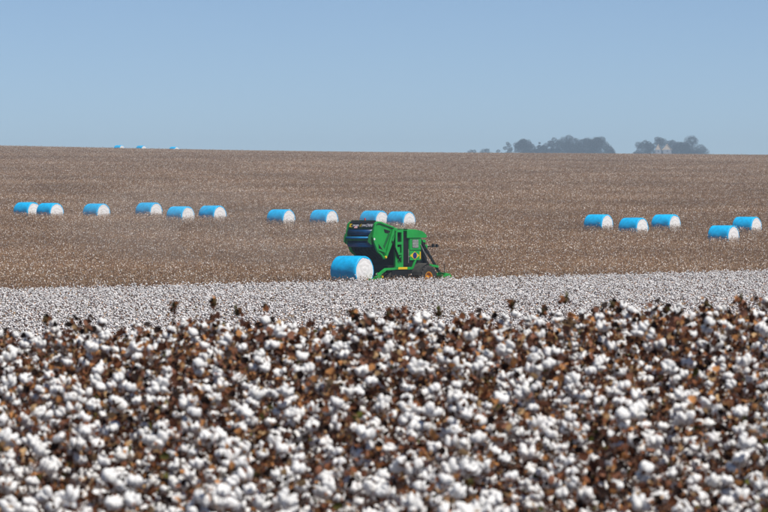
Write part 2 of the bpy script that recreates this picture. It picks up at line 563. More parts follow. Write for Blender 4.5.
def place_plant(pr, x, y, rot, sc, label, group, z_extra=1.0):
    root = link('cotton_plant', None, None, (x, y, gz(x, y) - 0.01), (0, 0, rot), (sc, sc, sc * z_extra))
    root.empty_display_size = 0.1
    tag(root, label, 'cotton plant', group)
    link('stem', pr.stem, root)
    f = link('dry_leaves', pr.leaves, root)
    f['kind'] = 'stuff'
    for bi, mt in pr.bolls:
        b = link('cotton_boll', BOLL_MESH[bi], root)
        b.matrix_local = mt
    return root

def in_view(x, d, margin=0.3):
    return abs(x) < 0.0905 * d + margin and 15.0 < d < 31.2

# near stand: the plants that fill the bottom of the picture, one by one
spots = []
row = 0
d = 15.2
while d < 31.0:
    step = 0.50
    x = -0.0905 * d - 0.3 + (0.25 if row % 2 else 0.0)
    while x < 0.0905 * d + 0.3:
        spots.append((x + rng.uniform(-0.13, 0.13), d + rng.uniform(-0.12, 0.12)))
        x += step
    row += 1
    d += 0.50
TALL_PX = [(54, 318), (167, 304), (206, 302), (241, 311), (272, 306), (359, 312), (397, 312), (432, 312), (467, 314), (507, 302), (553, 309), (562, 299), (620, 303), (673, 309), (701, 302), (738, 299)]
N_PLANT = 300 - len(TALL_PX)
spots.sort(key=lambda s: s[1])
extra = spots[N_PLANT:]
spots = spots[:N_PLANT]
for k, (x, d) in enumerate(spots):
    # plants nearer the crest of the rise carry fewer open bolls
    lean = min(1.0, max(0.08, (d - 18.0) / 8.5))
    pr = rng.choice(LEAN if rng.random() < lean else RICH)
    place_plant(pr, x, d, rng.uniform(0, 6.28), rng.uniform(0.9, 1.12), 'cotton plant with white bolls and brown leaves, %s of near stand, %s' % (('foremost rows' if d < 18.5 else 'middle rows' if d < 24 else 'rearmost rows'), ('left third' if x < -0.03 * d else 'right third' if x > 0.03 * d else 'middle third')), 'cotton plants of the near stand')
ORD = ['first', 'second', 'third', 'fourth', 'fifth', 'sixth', 'seventh', 'eighth', 'ninth', 'tenth', 'eleventh', 'twelfth', 'thirteenth', 'fourteenth', 'fifteenth', 'sixteenth']
for k, (px, py) in enumerate(TALL_PX):
    d = 29.0 + rng.uniform(-1.0, 1.2)
    x = at_px(px, d)
    top = CAM_Z - (py - EYE_ROW) / FPX * d
    h = top - gz(x, d)
    place_plant(TALL[k % 4], x, d, rng.uniform(0, 6.28), 1.0, 'tall cotton stalk with brown tip rising against the white field, %s from left' % ORD[k], 'tall cotton stalks at the crest of the near stand', z_extra=h)

# the rest of the near stand, beside the frame and over its crest
def patch_plants(seed, size, step, protos):
    r = np.random.RandomState(seed)
    s = Soup()
    for gx in np.arange(-size / 2, size / 2, step):
        for gy in np.arange(-size / 2, size / 2, step):
            pr = protos[r.randint(len(protos))]
            x, y = gx + step / 2 + r.uniform(-0.12, 0.12), gy + step / 2 + r.uniform(-0.12, 0.12)
            T = Matrix.Translation((x, y, 0)) @ Matrix.Rotation(r.uniform(0, 6.28), 4, 'Z') @ Matrix.Scale(r.uniform(0.9, 1.1), 4)
            s.merge(pr.st.arrays(), T, [2])
            s.merge(pr.fo.arrays(), T, [3])
            for bi, mt in pr.bolls:
                s.merge(BOLLS_LOW[bi % 4], T @ mt, [0, 1])
    return s.mesh('cotton_patch', [M['cotton'], M['bur'], M['stalk'], M['leaf']])
stand = link('cotton_stand', None)
tag(stand, 'dense ripe cotton continuing beside and behind the near plants', 'cotton', kind='stuff')
NEAR_PATCH = [patch_plants(k, 2.0, 0.5, PROTO) for k in range(2)]
def tilt_for(x, y, s=2.0):
    gx = (gz(x + s, y) - gz(x - s, y)) / (2 * s)
    gy = (gz(x, y + s) - gz(x, y - s)) / (2 * s)
    return Vector((-gx, -gy, 1)).normalized().to_track_quat('Z', 'Y').to_matrix().to_4x4() if False else Vector((0, 0, 1)).rotation_difference(Vector((-gx, -gy, 1)).normalized()).to_matrix().to_4x4()
def put_tile(name, me, x, y, rot, parent, s=2.0, dz=-0.01):
    o = link(name, me, parent)
    o.matrix_local = Matrix.Translation((x, y, gz(x, y) + dz)) @ tilt_for(x, y, s) @ Matrix.Rotation(rot, 4, 'Z')
    return o
for iy, d in enumerate(np.arange(12.0, 48.0, 2.0)):
    for x in np.arange(-9, 9.1, 2.0):
        w = 0.0905 * d + 0.3
        inside = 15 < d < 31.5 and abs(x) < w + 0.55
        if not inside:
            put_tile('cotton_patch', NEAR_PATCH[rng.randrange(2)], float(x), float(d), rng.randrange(4) * math.pi / 2, stand, 1.0)
if extra:
    s = Soup()
    for x, d in extra:
        pr = PROTO[rng.randrange(len(PROTO))]
        T = Matrix.Translation((x, d, gz(x, d) - 0.01)) @ Matrix.Rotation(rng.uniform(0, 6.28), 4, 'Z') @ Matrix.Scale(rng.uniform(0.92, 1.1), 4)
        s.merge(pr.st.arrays(), T, [2]); s.merge(pr.fo.arrays(), T, [3])
        for bi, mt in pr.bolls:
            s.merge(BOLLS_LOW[bi % 4], T @ mt, [0, 1])
    link('cotton_patch', s.mesh('cotton_patch', [M['cotton'], M['bur'], M['stalk'], M['leaf']]), stand)

# ------------------------------------------------------------------ heading of the rows (and of the picker)
HEAD = R(51)
hv = Vector((math.cos(HEAD), math.sin(HEAD), 0))
rv = Vector((math.sin(HEAD), -math.cos(HEAD), 0))      # the machine's right
EDGE_P = Vector((0, 322, 0))                           # the edge of the standing cotton passes here

# unpicked cotton across the valley floor: single bolls are a pixel or two
def field_patch(seed, size=8.0):
    r = np.random.RandomState(seed)
    s = Soup()
    V, F = ICO[1]
    for gx in np.arange(-size / 2, size / 2, 0.22):
        for gy in np.arange(-size / 2 + 0.4, size / 2, 0.8):
            if r.rand() < 0.06: continue
            x, y = gx + r.uniform(-0.06, 0.06), gy + r.normal(0, 0.08)
            H = r.normal(0.93, 0.12)
            s.stick((x, y, 0.1), (x + r.normal(0, 0.04), y + r.normal(0, 0.04), H), 0.008, 0.004, 3, 1, PC[1])
            for k in range(r.randint(6, 13)):
                z = H * r.uniform(0.5, 1.04)
                sp = 0.06 + 0.26 * (1 - z / H)
                c = np.array([x + r.normal(0, sp), y + r.normal(0, sp + 0.05), z])
                q = r.uniform(0.034, 0.066)
                s.add(V * np.array([q, q, q * 0.85]) * (1 + 0.25 * r.randn(len(V), 1)) + c, F, 0)
            for k in range(11):
                z = H * r.uniform(0.5, 1.06)
                c = np.array([x + r.normal(0, 0.11), y + r.normal(0, 0.13), z])
                rand_leaf(s, r, c, r.uniform(0.045, 0.085), PC[r.choice(len(PC), p=PW)] * r.uniform(0.7, 1.3), 1)
    return s.mesh('cotton_patch', [M['field_cotton'], M['leaf']])
FIELD = [field_patch(200 + k) for k in range(3)]
field = link('cotton_field', None)
tag(field, 'unpicked white cotton field spread across the valley floor', 'cotton field', kind='stuff')
S8 = 8.0
for i in range(-60, 61):
    for j in range(0, 60):
        c = EDGE_P + hv * (i * S8) + rv * ((j + 0.5) * S8)
        if not (46 < c.y < 400): continue
        if abs(c.x) > 0.0905 * c.y * 1.2 + 9: continue
        put_tile('cotton_patch', FIELD[rng.randrange(3)], c.x, c.y, HEAD + rng.choice((0, math.pi)), field, 4.0)

# ------------------------------------------------------------------ picked slope: standing stalks with scraps of lint
SP = np.array([(0.31, 0.175, 0.090), (0.42, 0.255, 0.142), (0.15, 0.078, 0.042), (0.50, 0.345, 0.205), (0.25, 0.147, 0.082)])
def stubble_patch(seed, size=16.0):
    r = np.random.RandomState(seed)
    s = Soup()
    V = np.array([(1, 0, 0), (-0.5, 0.87, 0), (-0.5, -0.87, 0), (0, 0, 1), (0, 0, -1)], float)
    F = np.array([(0, 1, 3), (1, 2, 3), (2, 0, 3), (1, 0, 4), (2, 1, 4), (0, 2, 4)])
    for gx in np.arange(-size / 2, size / 2, 0.24):
        for gy in np.arange(-size / 2 + 0.4, size / 2, 0.8):
            x, y = gx + r.uniform(-0.1, 0.1), gy + r.normal(0, 0.1)
            H = r.normal(0.98, 0.14)
            t = SP[r.randint(5)] * r.uniform(0.7, 1.25)
            top = np.array([x + r.normal(0, 0.05), y + r.normal(0, 0.05), H])
            s.stick((x, y, 0), top, 0.011, 0.006, 3, 0, t)
            for k in range(6):
                z = H * r.uniform(0.3, 1.0)
                a = r.uniform(0, 6.28); L = r.uniform(0.1, 0.26)
                p = np.array([x, y, z]); q = p + np.array([math.cos(a) * L, math.sin(a) * L, L * r.uniform(0.1, 0.7)])
                w = np.array([-math.sin(a), math.cos(a), 0.6]) * 0.010
                s.add([p - w, p + w, q], [(0, 1, 2)], 0, t)
                u = r.rand()
                if u < 0.10:
                    z_ = r.uniform(0.034, 0.075)
                    s.add(V * z_ + q, F, 0, np.array((0.78, 0.71, 0.64)) * r.uniform(0.75, 1.2))
                elif u < 0.75:
                    z_ = r.uniform(0.025, 0.05)
                    s.add(V * z_ + q, F, 0, SP[r.randint(5)] * r.uniform(0.6, 1.2))
    return s.mesh('stubble_patch', [M['stubble']])
STUB = [stubble_patch(300 + k) for k in range(3)]
stubble = link('cotton_stubble', None)
tag(stubble, 'picked brown cotton stalks flecked with lint covering the far slope', 'stubble', kind='stuff')
S16 = 16.0
for i in range(-40, 100):
    for j in range(0, 110):
        c = EDGE_P + hv * (i * S16) - rv * ((j + 0.5) * S16)
        if not (230 < c.y < 1420): continue
        if abs(c.x) > 0.0905 * c.y * 1.1 + 22: continue
        put_tile('stubble_patch', STUB[rng.randrange(3)], c.x, c.y, HEAD + rng.choice((0, math.pi)), stubble, 8.0)

# ------------------------------------------------------------------ round bales
def bale_meshes(seed, Rr=1.15, L=2.44, seg=64):
    r = np.random.RandomState(seed)
    ph = r.uniform(0, 6.28, 8)
    def rad(a, t):
        q = Rr * (1 + 0.006 * math.sin(3 * a + ph[0]) + 0.004 * math.sin(7 * a + ph[1] + 3 * t) + 0.004 * math.sin(11 * t + ph[2] + 2 * a))
        q *= 1 - 0.018 * abs(t) ** 3                                  # the film pulls in a little at the rims
        return q
    def pt(a, t, q):
        x, z = q * math.cos(a), q * math.sin(a)
        z = z if z > -Rr * 0.93 else -Rr * 0.93 + (z + Rr * 0.93) * 0.2   # the bale sits flat on the ground
        return (x, t * L / 2, z)
    ts = [-1, -0.97, -0.8, -0.55, -0.3, -0.05, 0.2, 0.45, 0.7, 0.9, 0.97, 1]
    w = MB()
    vs_, fs_ = [], []
    prof = [(-0.985, 0.84), (-1.0, 0.90), (-1.0, 0.965)] + [(t, 1.0) for t in ts[1:-1]] + [(1.0, 0.965), (1.0, 0.90), (0.985, 0.84)]
    for t, k in prof:
        for i in range(seg):
            a = 2 * math.pi * i / seg
            ripple = 0.010 * math.sin(17 * a + ph[3]) * (1 if k < 1 else 0)
            vs_.append(pt(a, t, rad(a, t) * (k + ripple)))
    for u in range(len(prof) - 1):
        for i in range(seg):
            j = (i + 1) % seg
            fs_.append((u * seg + i, u * seg + j, (u + 1) * seg + j, (u + 1) * seg + i))
    w.add(vs_, fs_)
    wrap = w.mesh('wrap', M['wrap'], True)
    ends = []
    for sgn in (-1, 1):
        e = MB()
        vs_, fs_ = [], []
        rings = [0.90, 0.72, 0.54, 0.36, 0.18]
        for q in rings:
            for i in range(seg // 2):
                a = 4 * math.pi * i / seg
                bulge = 0.045 * (1 - q * q) + r.uniform(-0.018, 0.018)
                x, y, z = pt(a, sgn, rad(a, sgn) * q)
                vs_.append((x, sgn * (L / 2 - 0.012 + bulge), z))
        n = seg // 2
        for u in range(len(rings) - 1):
            for i in range(n):
                j = (i + 1) % n
                fs_.append((u * n + i, u * n + j, (u + 1) * n + j, (u + 1) * n + i))
        vs_.append((0, sgn * (L / 2 + 0.04), 0))
        for i in range(n):
            fs_.append(((len(rings) - 1) * n + i, (len(rings) - 1) * n + (i + 1) % n, len(vs_) - 1))
        e.add(vs_, fs_)
        ends.append(e.mesh('cotton_end', M['lint'], True))
    s = MB()                                                          # the loose tail of the film
    a0 = r.uniform(0.9, 1.5)
    vs_ = []
    for t in np.linspace(-0.93, 0.93, 16):
        for a, k in ((a0, 1.004), (a0 + 0.05, 1.012 + 0.006 * r.rand()), (a0 + 0.11 + 0.03 * r.rand(), 1.004)):
            vs_.append(pt(a, t, rad(a, t) * k))
    s.add(vs_, [(i * 3 + j, i * 3 + j + 1, i * 3 + j + 4, i * 3 + j + 3) for i in range(15) for j in range(2)])
    seam = s.mesh('film_tail', M['wrap_seam'], True)
    return wrap, ends, seam
BALE = [bale_meshes(k) for k in range(4)]
def bale(x, y, z, heading, v, label, group, size=1.0):
    b = link('cotton_bale', None, None, (x, y, z), (0, 0, heading), size)
    tag(b, label, 'bale', group)
    wrap, ends, seam = BALE[v]
    w = link('wrap', wrap, b, (0, 0, 1.08))
    link('film_tail', seam, w)
    for e in ends:
        link('cotton_end', e, b, (0, 0, 1.08))
    return b
FIELD_BALES = [  # photo column of the middle, row of the top, label
    (27, 202.0, 'blue wrapped cotton bale at the far left, partly hidden by its neighbour'),
    (50, 202.8, 'blue wrapped cotton bale overlapping the leftmost bale on the slope'),
    (96.5, 203.4, 'lone blue wrapped cotton bale, third from the left on the slope'),
    (149, 202.4, 'blue wrapped cotton bale, fourth from left, highest of a group of three'),
    (180.5, 206.2, 'blue wrapped cotton bale, middle and lowest of a group of three'),
    (212.5, 205.4, 'blue wrapped cotton bale, sixth from left, right end of a group of three'),
    (281, 209.2, 'blue wrapped cotton bale standing alone well left of the picker'),
    (324, 209.6, 'blue wrapped cotton bale just left of the picker on the slope'),
    (374, 210.4, 'blue wrapped cotton bale behind the raised tailgate of the picker'),
    (401, 211.2, 'blue wrapped cotton bale above the engine deck of the picker'),
    (598.5, 214.2, 'blue wrapped cotton bale, leftmost of the five right of the picker'),
    (633.5, 217.6, 'blue wrapped cotton bale, second of the five right of the picker'),
    (666, 214.2, 'blue wrapped cotton bale, third of the five right of the picker'),
    (723.5, 225.2, 'blue wrapped cotton bale lowest and nearest on the slope at right'),
    (747, 216.6, 'blue wrapped cotton bale at the far right edge of the slope'),
]
for k, (px, top, label) in enumerate(FIELD_BALES):
    lo, hi = 380.0, 640.0
    for _ in range(40):
        d = (lo + hi) / 2
        x = at_px(px, d)
        row_ = EYE_ROW - (gz(x, d) + 2.25 - CAM_Z) / d * FPX
        if row_ > top: lo = d
        else: hi = d
    bale(x, d, gz(x, d) - 0.12, HEAD + R(rng.uniform(-4, 3)), k % 4, label, 'round bales left on the picked slope', 1.055)
for k, (px, d, label) in enumerate([(119.2, 1292, 'tiny blue cotton bale on the skyline, left of three'), (141.3, 1292, 'tiny blue cotton bale on the skyline, middle of three'), (174.2, 1345, 'tiny blue cotton bale on the skyline, right of three and most hidden')]):
    x = at_px(px, d)
    bale(x, d, gz(x, d) - 0.15, HEAD + R(rng.uniform(-4, 3)), k, label, 'round bales on the skyline')

# ------------------------------------------------------------------ cotton picker
# local frame: x forward, y left, z up; the origin lies on the ground below the middle of the raised tailgate
PK = Vector((at_px(361.3, 329.5), 329.5, 0))
PK.z = gz(PK.x, PK.y)
picker = link('cotton_picker', None, None, PK, (0, 0, HEAD))
tag(picker, 'green self-propelled cotton picker with raised tailgate at the edge of the white cotton', 'cotton picker')
G, GD, BK, YE = M['green'], M['green_dark'], M['black'], M['yellow']
def part(name, mats, fn, parent=picker, smooth=False, bevel=0.012, label=None):
    b = MB(); fn(b)
    o = b.build(name, mats, parent, smooth, bevel)
    if label: o['label'] = label
    return o

part('chassis', BK, lambda b: (b.box((1.6, -0.62, 0.95), (7.0, 0.62, 1.45)), b.box((2.0, -1.25, 1.0), (2.5, 1.25, 1.3)), b.box((5.5, -1.6, 0.85), (5.95, 1.6, 1.2)), b.box((1.9, -1.1, 1.45), (4.4, 1.1, 1.95))))
# wheels: dual front tyres, single steering tyres behind
def tyre_mesh(Rt, W):
    b = MB()
    ri = Rt * 0.46
    b.lathe_y([(ri, -W * 0.40), (Rt * 0.80, -W * 0.5), (Rt * 0.93, -W * 0.46), (Rt * 0.955, -W * 0.3), (Rt * 0.96, 0), (Rt * 0.955, W * 0.3), (Rt * 0.93, W * 0.46), (Rt * 0.80, W * 0.5), (ri, W * 0.40)], (0, 0, 0), 40)
    for i in range(22):
        for sgn in (-1, 1):
            a = 2 * math.pi * (i + (0.5 if sgn > 0 else 0)) / 22
            a2 = a + 0.17
            p = (Rt * 0.965 * math.cos(a), sgn * 0.02, Rt * 0.965 * math.sin(a))
            q = (Rt * 0.945 * math.cos(a2), sgn * W * 0.48, Rt * 0.945 * math.sin(a2))
            b.beam(p, q, 0.055, 0.085)
    return b.mesh('tyre', M['rubber'])
def rim_mesh(Rt, W, m_=None):
    b = MB()
    ri = Rt * 0.47
    b.lathe_y([(ri, -W * 0.42), (ri, W * 0.42), (ri * 0.86, W * 0.40), (ri * 0.80, W * 0.12), (ri * 0.35, W * 0.10), (ri * 0.30, W * 0.26), (0.01, W * 0.26), (0.01, -W * 0.26), (ri * 0.30, -W * 0.26), (ri * 0.35, -W * 0.10), (ri * 0.80, -W * 0.12), (ri * 0.86, -W * 0.40)], (0, 0, 0), 28)
    for i in range(10):
        a = 2 * math.pi * i / 10
        for sg in (-1, 1):
            c = (ri * 0.5 * math.cos(a), sg * W * 0.11, ri * 0.5 * math.sin(a))
            b.tube(c, (c[0], c[1] + sg * 0.03, c[2]), 0.03, 0.03, 6)
    return b.mesh('rim', m_ or M['rim'])
TY = {1: (tyre_mesh(1.0, 0.54), rim_mesh(1.0, 0.54)), 2: (tyre_mesh(0.78, 0.48), rim_mesh(0.78, 0.48, M['black']))}  # rear rims coloured black in place of the shadow under the body
for F_, Y_, kind, Rt in ((5.72, -1.90, 1, 1.0), (5.72, -1.22, 1, 1.0), (5.72, 1.22, 1, 1.0), (5.72, 1.90, 1, 1.0), (2.35, -1.05, 2, 0.78), (2.35, 1.05, 2, 0.78)):
    wt = link('wheel', TY[kind][0], picker, (F_, Y_, Rt - 0.03), (0, 0, 0))
    link('rim', TY[kind][1], wt)

# bale chamber behind the engine
part('chamber_core', M['belt'], lambda b: b.box((2.7, -1.12, 1.97), (3.55, 1.12, 4.42)))
def chamber_side(s):
    def fn(b):
        y0, y1 = (1.16, 1.34)
        Y = lambda a: s * a
        for x0, x1, z0, z1 in ((2.55, 2.80, 1.75, 4.80), (3.30, 3.52, 1.75, 4.72), (2.80, 3.30, 4.50, 4.72), (2.80, 3.30, 3.55, 3.76), (2.80, 3.30, 2.75, 2.90), (2.80, 3.30, 1.75, 2.15)):
            ya, yb = sorted((Y(y0), Y(y1)))
            b.box((x0, ya, z0), (x1, yb, z1))
        b.beam((2.84, Y(1.26), 2.2), (3.30, Y(1.26), 2.72), 0.08, 0.10)
    return fn
for s in (-1, 1):
    part('chamber_frame', G, chamber_side(s))
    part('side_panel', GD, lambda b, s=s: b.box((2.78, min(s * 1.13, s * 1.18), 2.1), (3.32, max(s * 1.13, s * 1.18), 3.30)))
    part('lower_panel', G, lambda b, s=s: b.box((2.84, min(s * 1.19, s * 1.27), 2.92), (3.20, max(s * 1.19, s * 1.27), 3.36)))
part('chamber_roof', M['dusty'], lambda b: b.prism([(2.5, 4.81), (3.6, 4.74), (3.6, 4.84), (2.5, 4.90)], -1.30, 1.30))
part('hinge_beam', G, lambda b: b.tube((2.5, -1.42, 4.72), (2.5, 1.42, 4.72), 0.13, 0.13, 12))
for s in (-1, 1):
    part('lift_cylinder', M['black'], lambda b, s=s: (b.tube((3.0, s * 1.42, 2.3), (2.35, s * 1.42, 3.35), 0.075, 0.075, 10), b.tube((2.35, s * 1.42, 3.35), (1.85, s * 1.42, 4.1), 0.045, 0.045, 10)))

# the tailgate, swung up
GATE = [(-0.22, 3.97), (-0.28, 4.15), (0.0, 5.2), (0.30, 5.36), (0.62, 5.36), (2.42, 4.92), (2.36, 4.05), (1.38, 2.45), (1.12, 2.42), (0.85, 2.72), (0.35, 3.0)]
def inset(poly, k):
    cx = sum(p[0] for p in poly) / len(poly); cz = sum(p[1] for p in poly) / len(poly)
    return [(cx + (x - cx) * k, cz + (z - cz) * k) for x, z in poly]
gate = None
for s in (-1, 1):
    y0, y1 = sorted((s * 1.22, s * 1.30))
    g_ = part('gate_side', G, lambda b: b.prism(GATE, y0, y1))
    z0, z1 = sorted((s * 1.303, s * 1.40))
    part('gate_rib', G, lambda b: [b.beam((p[0], s * 1.35, p[1]), (q[0], s * 1.35, q[1]), 0.09, 0.13) for p, q in zip(inset(GATE, 0.95), inset(GATE, 0.95)[1:] + inset(GATE, 0.95)[:1])], parent=g_)
    part('gate_strut', M['green'], lambda b: (b.beam((2.2, s * 1.42, 4.75), (1.30, s * 1.42, 2.62), 0.10, 0.20), b.beam((0.35, s * 1.40, 3.2), (1.25, s * 1.40, 3.0), 0.08, 0.16)), parent=g_)
    part('gate_dark_plate', GD, lambda b: b.prism([(1.55, 3.75), (1.9, 4.3), (1.75, 4.55), (1.1, 3.5), (1.2, 3.25)], min(s * 1.302, s * 1.325), max(s * 1.302, s * 1.325)), parent=g_)
    part('gate_dark_plate', BK, lambda b: (b.prism([(1.15, 4.78), (1.95, 4.62), (1.80, 4.42), (1.25, 4.50)], min(s * 1.301, s * 1.322), max(s * 1.301, s * 1.322)), b.prism([(0.50, 3.62), (1.10, 3.10), (1.02, 2.98), (0.55, 3.18)], min(s * 1.301, s * 1.322), max(s * 1.301, s * 1.322))), parent=g_, bevel=0)  # black plates laid on the side, painting the dark inside open holes
    part('gate_pivot', YE, lambda b: b.tube((1.22, s * 1.40, 2.6), (1.22, s * 1.50, 2.6), 0.10, 0.10, 12), parent=g_)
    part('bearing', M['white'], lambda b: b.tube((-0.12, s * 1.30, 4.0), (-0.12, s * 1.42, 4.0), 0.09, 0.09, 12), parent=g_)
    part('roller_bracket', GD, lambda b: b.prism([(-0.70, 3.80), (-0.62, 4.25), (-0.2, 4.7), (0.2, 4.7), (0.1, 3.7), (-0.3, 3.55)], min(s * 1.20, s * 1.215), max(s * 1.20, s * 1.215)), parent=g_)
part('gate_roof', G, lambda b: b.prism([(0.30, 5.30), (0.62, 5.30), (2.40, 4.87), (2.40, 4.80), (0.62, 5.22), (0.30, 5.24)], -1.22, 1.22))
ban = part('name_board', BK, lambda b: b.prism([(-0.10, 4.86), (0.02, 5.24), (0.28, 5.40), (0.36, 5.34), (0.14, 5.18), (0.02, 4.84)], -1.21, 1.21))
part('board_edge', GD, lambda b: b.beam((-0.13, -1.2, 4.83), (-0.13, 1.2, 4.83), 0.05, 0.05), parent=ban)
part('board_edge', GD, lambda b: b.beam((0.29, -1.2, 5.425), (0.29, 1.2, 5.425), 0.06, 0.05), parent=ban)
part('gate_back', M['belt'], lambda b: b.prism([(0.10, 4.84), (0.18, 3.95), (0.45, 3.2), (0.9, 2.8), (1.2, 2.5), (1.3, 2.6), (1.0, 3.2), (0.7, 4.0), (0.5, 4.8)], -1.2, 1.2))
part('wrap_roll', M['navy'], lambda b: (b.tube((-0.02, -1.18, 4.52), (-0.02, 1.18, 4.52), 0.24, 0.24, 24)), smooth=True, bevel=0)
part('feed_roller', M['skyblue'], lambda b: b.tube((-0.42, -1.16, 4.10), (-0.42, 1.16, 4.10), 0.085, 0.085, 16), smooth=True, bevel=0)
part('roller_bar', GD, lambda b: b.beam((-0.46, -1.2, 3.92), (-0.46, 1.2, 3.92), 0.14, 0.10))
part('wrap_roll', M['navy'], lambda b: b.tube((-0.02, -1.10, 3.62), (-0.02, 1.18, 3.62), 0.25, 0.25, 24), smooth=True, bevel=0)
for k in range(7):
    y = -1.05 + k * 0.35
    part('press_belt', M['belt'], lambda b: [b.beam((x0, y, z0), (x1, y, z1), 0.24, 0.03) for (x0, z0), (x1, z1) in zip([(0.14, 3.5), (0.36, 3.12), (0.80, 2.78), (1.14, 2.46)], [(0.36, 3.12), (0.80, 2.78), (1.14, 2.46), (1.30, 2.55)])])

# lettering and emblems on the black board (its face leans back)
slope = Vector((0.12, 0, 0.38)).normalized()
def on_board(y, t, lift=0.006):
    """y across the board, t from its lower edge 0..1"""
    p = Vector((-0.10, y, 4.86)) + Vector((0.12, 0, 0.38)) * t
    nrm = Vector((-0.38, 0, 0.12)).normalized()
    return p + nrm * lift
board_rot = Matrix((Vector((0, -1, 0)), slope, Vector((-0.38, 0, 0.12)).normalized())).transposed().to_euler()
def lettering(text, y, t, size, m_, shear=0.0, wide=1.0):
    cu = bpy.data.curves.new('lettering', 'FONT')
    cu.body = text; cu.size = size; cu.shear = shear; cu.extrude = 0.003
    cu.offset = 0.004
    o = bpy.data.objects.new('lettering', cu)
    COL.objects.link(o)
    bpy.context.view_layer.update()
    me = bpy.data.meshes.new_from_object(o.evaluated_get(bpy.context.evaluated_depsgraph_get()))
    bpy.data.objects.remove(o)
    me.materials.clear(); me.materials.append(m_)
    q = link('lettering', me, ban, on_board(y, t), board_rot, (wide, 1, 1))
    return q
def emblem(y):
    b = MB()
    pts = [(0, 0), (0.27, 0), (0.27, 0.05), (0.10, 0.10), (0.27, 0.24), (0.22, 0.28), (0.0, 0.28)]
    top = [on_board(y - u, 0.14 + v / 0.40, 0.012) for u, v in pts]
    bot = [on_board(y - u, 0.14 + v / 0.40, -0.004) for u, v in pts]
    n = len(pts)
    b.add(top + bot, [tuple(range(n)), tuple(range(2 * n - 1, n - 1, -1))] + [(i, (i + 1) % n, n + (i + 1) % n, n + i) for i in range(n)])
    b.build('emblem', YE, ban)
emblem(1.14)
lettering('JOHN DEERE', 0.80, 0.32, 0.20, M['white'], 0.0, 0.52)
lettering('d', 0.14, 0.26, 0.34, YE, 0.25, 0.9)
lettering('JOHN', -0.10, 0.32, 0.22, M['white'], 0.1, 0.62)
lettering('CP690', -0.46, 0.26, 0.32, M['white'], 0.35, 0.78)
def sticker(b):
    p = [on_board(0.62, -0.08, 0.05), on_board(0.30, -0.08, 0.05), on_board(0.36, 0.34, 0.02), on_board(0.56, 0.34, 0.02)]
    q = [v + Vector((0.03, 0, 0)) for v in p]
    b.add(p + q, [(0, 1, 2, 3), (7, 6, 5, 4), (0, 4, 5, 1), (1, 5, 6, 2), (2, 6, 7, 3), (3, 7, 4, 0)])
part('warning_sign', M['pink'], sticker, bevel=0)
part('beacon', M['red'], lambda b: (b.tube((0.45, -0.0, 5.36), (0.45, -0.0, 5.62), 0.07, 0.06, 10)))

# engine and accumulator housing
HS = [(4.35, 2.55), (5.92, 2.55), (5.92, 4.05), (4.35, 4.05)]
part('engine_housing', G, lambda b: b.prism(HS, -1.22, 1.22))
part('accumulator_roof', G, lambda b: b.prism([(4.00, 4.06), (6.05, 4.06), (6.50, 4.10), (6.42, 4.30), (6.0, 4.56), (5.5, 4.66), (4.55, 4.72), (4.00, 4.64)], -1.32, 1.32))
part('dusty_deck', M['dusty'], lambda b: b.prism([(4.3, 4.725), (5.5, 4.69), (5.5, 4.75), (4.3, 4.80)], -1.1, 1.1))
part('gap_duct', BK, lambda b: b.box((3.56, -1.18, 1.9), (4.34, 1.18, 4.50)))  # black block filling the gap, its colour stands for the shade in there
part('step_rail', M['steel'], lambda b: (b.beam((4.20, -1.30, 2.1), (4.20, -1.30, 3.2), 0.05, 0.05), b.beam((4.20, -1.30, 2.6), (4.45, -1.30, 2.6), 0.05, 0.05)))
gp = part('grille_panel', G, lambda b: b.box((4.42, -1.27, 3.12), (5.86, -1.223, 4.03)))
for k in range(8):
    part('grille_slat', M['grille'], lambda b: b.box((4.72, -1.30, 3.30 + k * 0.08), (5.46, -1.272, 3.355 + k * 0.08)), parent=gp, bevel=0.004)
part('grille_backing', BK, lambda b: b.box((4.70, -1.276, 3.28), (5.48, -1.2705, 3.94)), parent=gp, bevel=0)
fl = part('flag_panel', G, lambda b: b.box((4.40, -1.275, 2.32), (5.78, -1.224, 3.02)))
part('flag_lozenge', YE, lambda b: b.prism([(4.43, 2.69), (5.02, 3.00), (5.60, 2.69), (5.02, 2.37)], -1.286, -1.276), parent=fl, bevel=0)
part('flag_disc', M['flagblue'], lambda b: b.tube((5.02, -1.286, 2.69), (5.02, -1.294, 2.69), 0.23, 0.25, 24), parent=fl, bevel=0)
part('flag_edge', YE, lambda b: b.box((5.63, -1.288, 2.42), (5.76, -1.277, 2.98)), parent=fl, bevel=0)
part('side_post', BK, lambda b: b.box((5.79, -1.28, 2.3), (5.94, -1.225, 3.1)))
part('lower_frame', G, lambda b: (b.box((2.4, -1.32, 1.62), (3.3, -1.16, 1.78)), b.box((4.0, -1.30, 1.60), (4.75, -1.14, 1.80)), b.beam((4.75, -1.22, 1.7), (5.15, -1.22, 2.32), 0.16, 0.16), b.box((2.4, 1.16, 1.62), (4.75, 1.32, 1.78))))
part('warning_strip', YE, lambda b: b.box((2.9, -1.345, 1.62), (4.02, -1.20, 1.80)))
part('shadow_sheet', BK, lambda b: b.box((2.1, -1.36, 0.62), (4.55, -1.31, 1.55)))  # black sheet added for the deep shadow under the machine
part('fuel_tank', BK, lambda b: (b.box((3.1, -1.1, 0.9), (5.0, 1.1, 1.55)), b.prism([(4.3, 1.6), (5.6, 1.6), (5.6, 2.5), (4.4, 2.5)], -1.2, 1.2)))
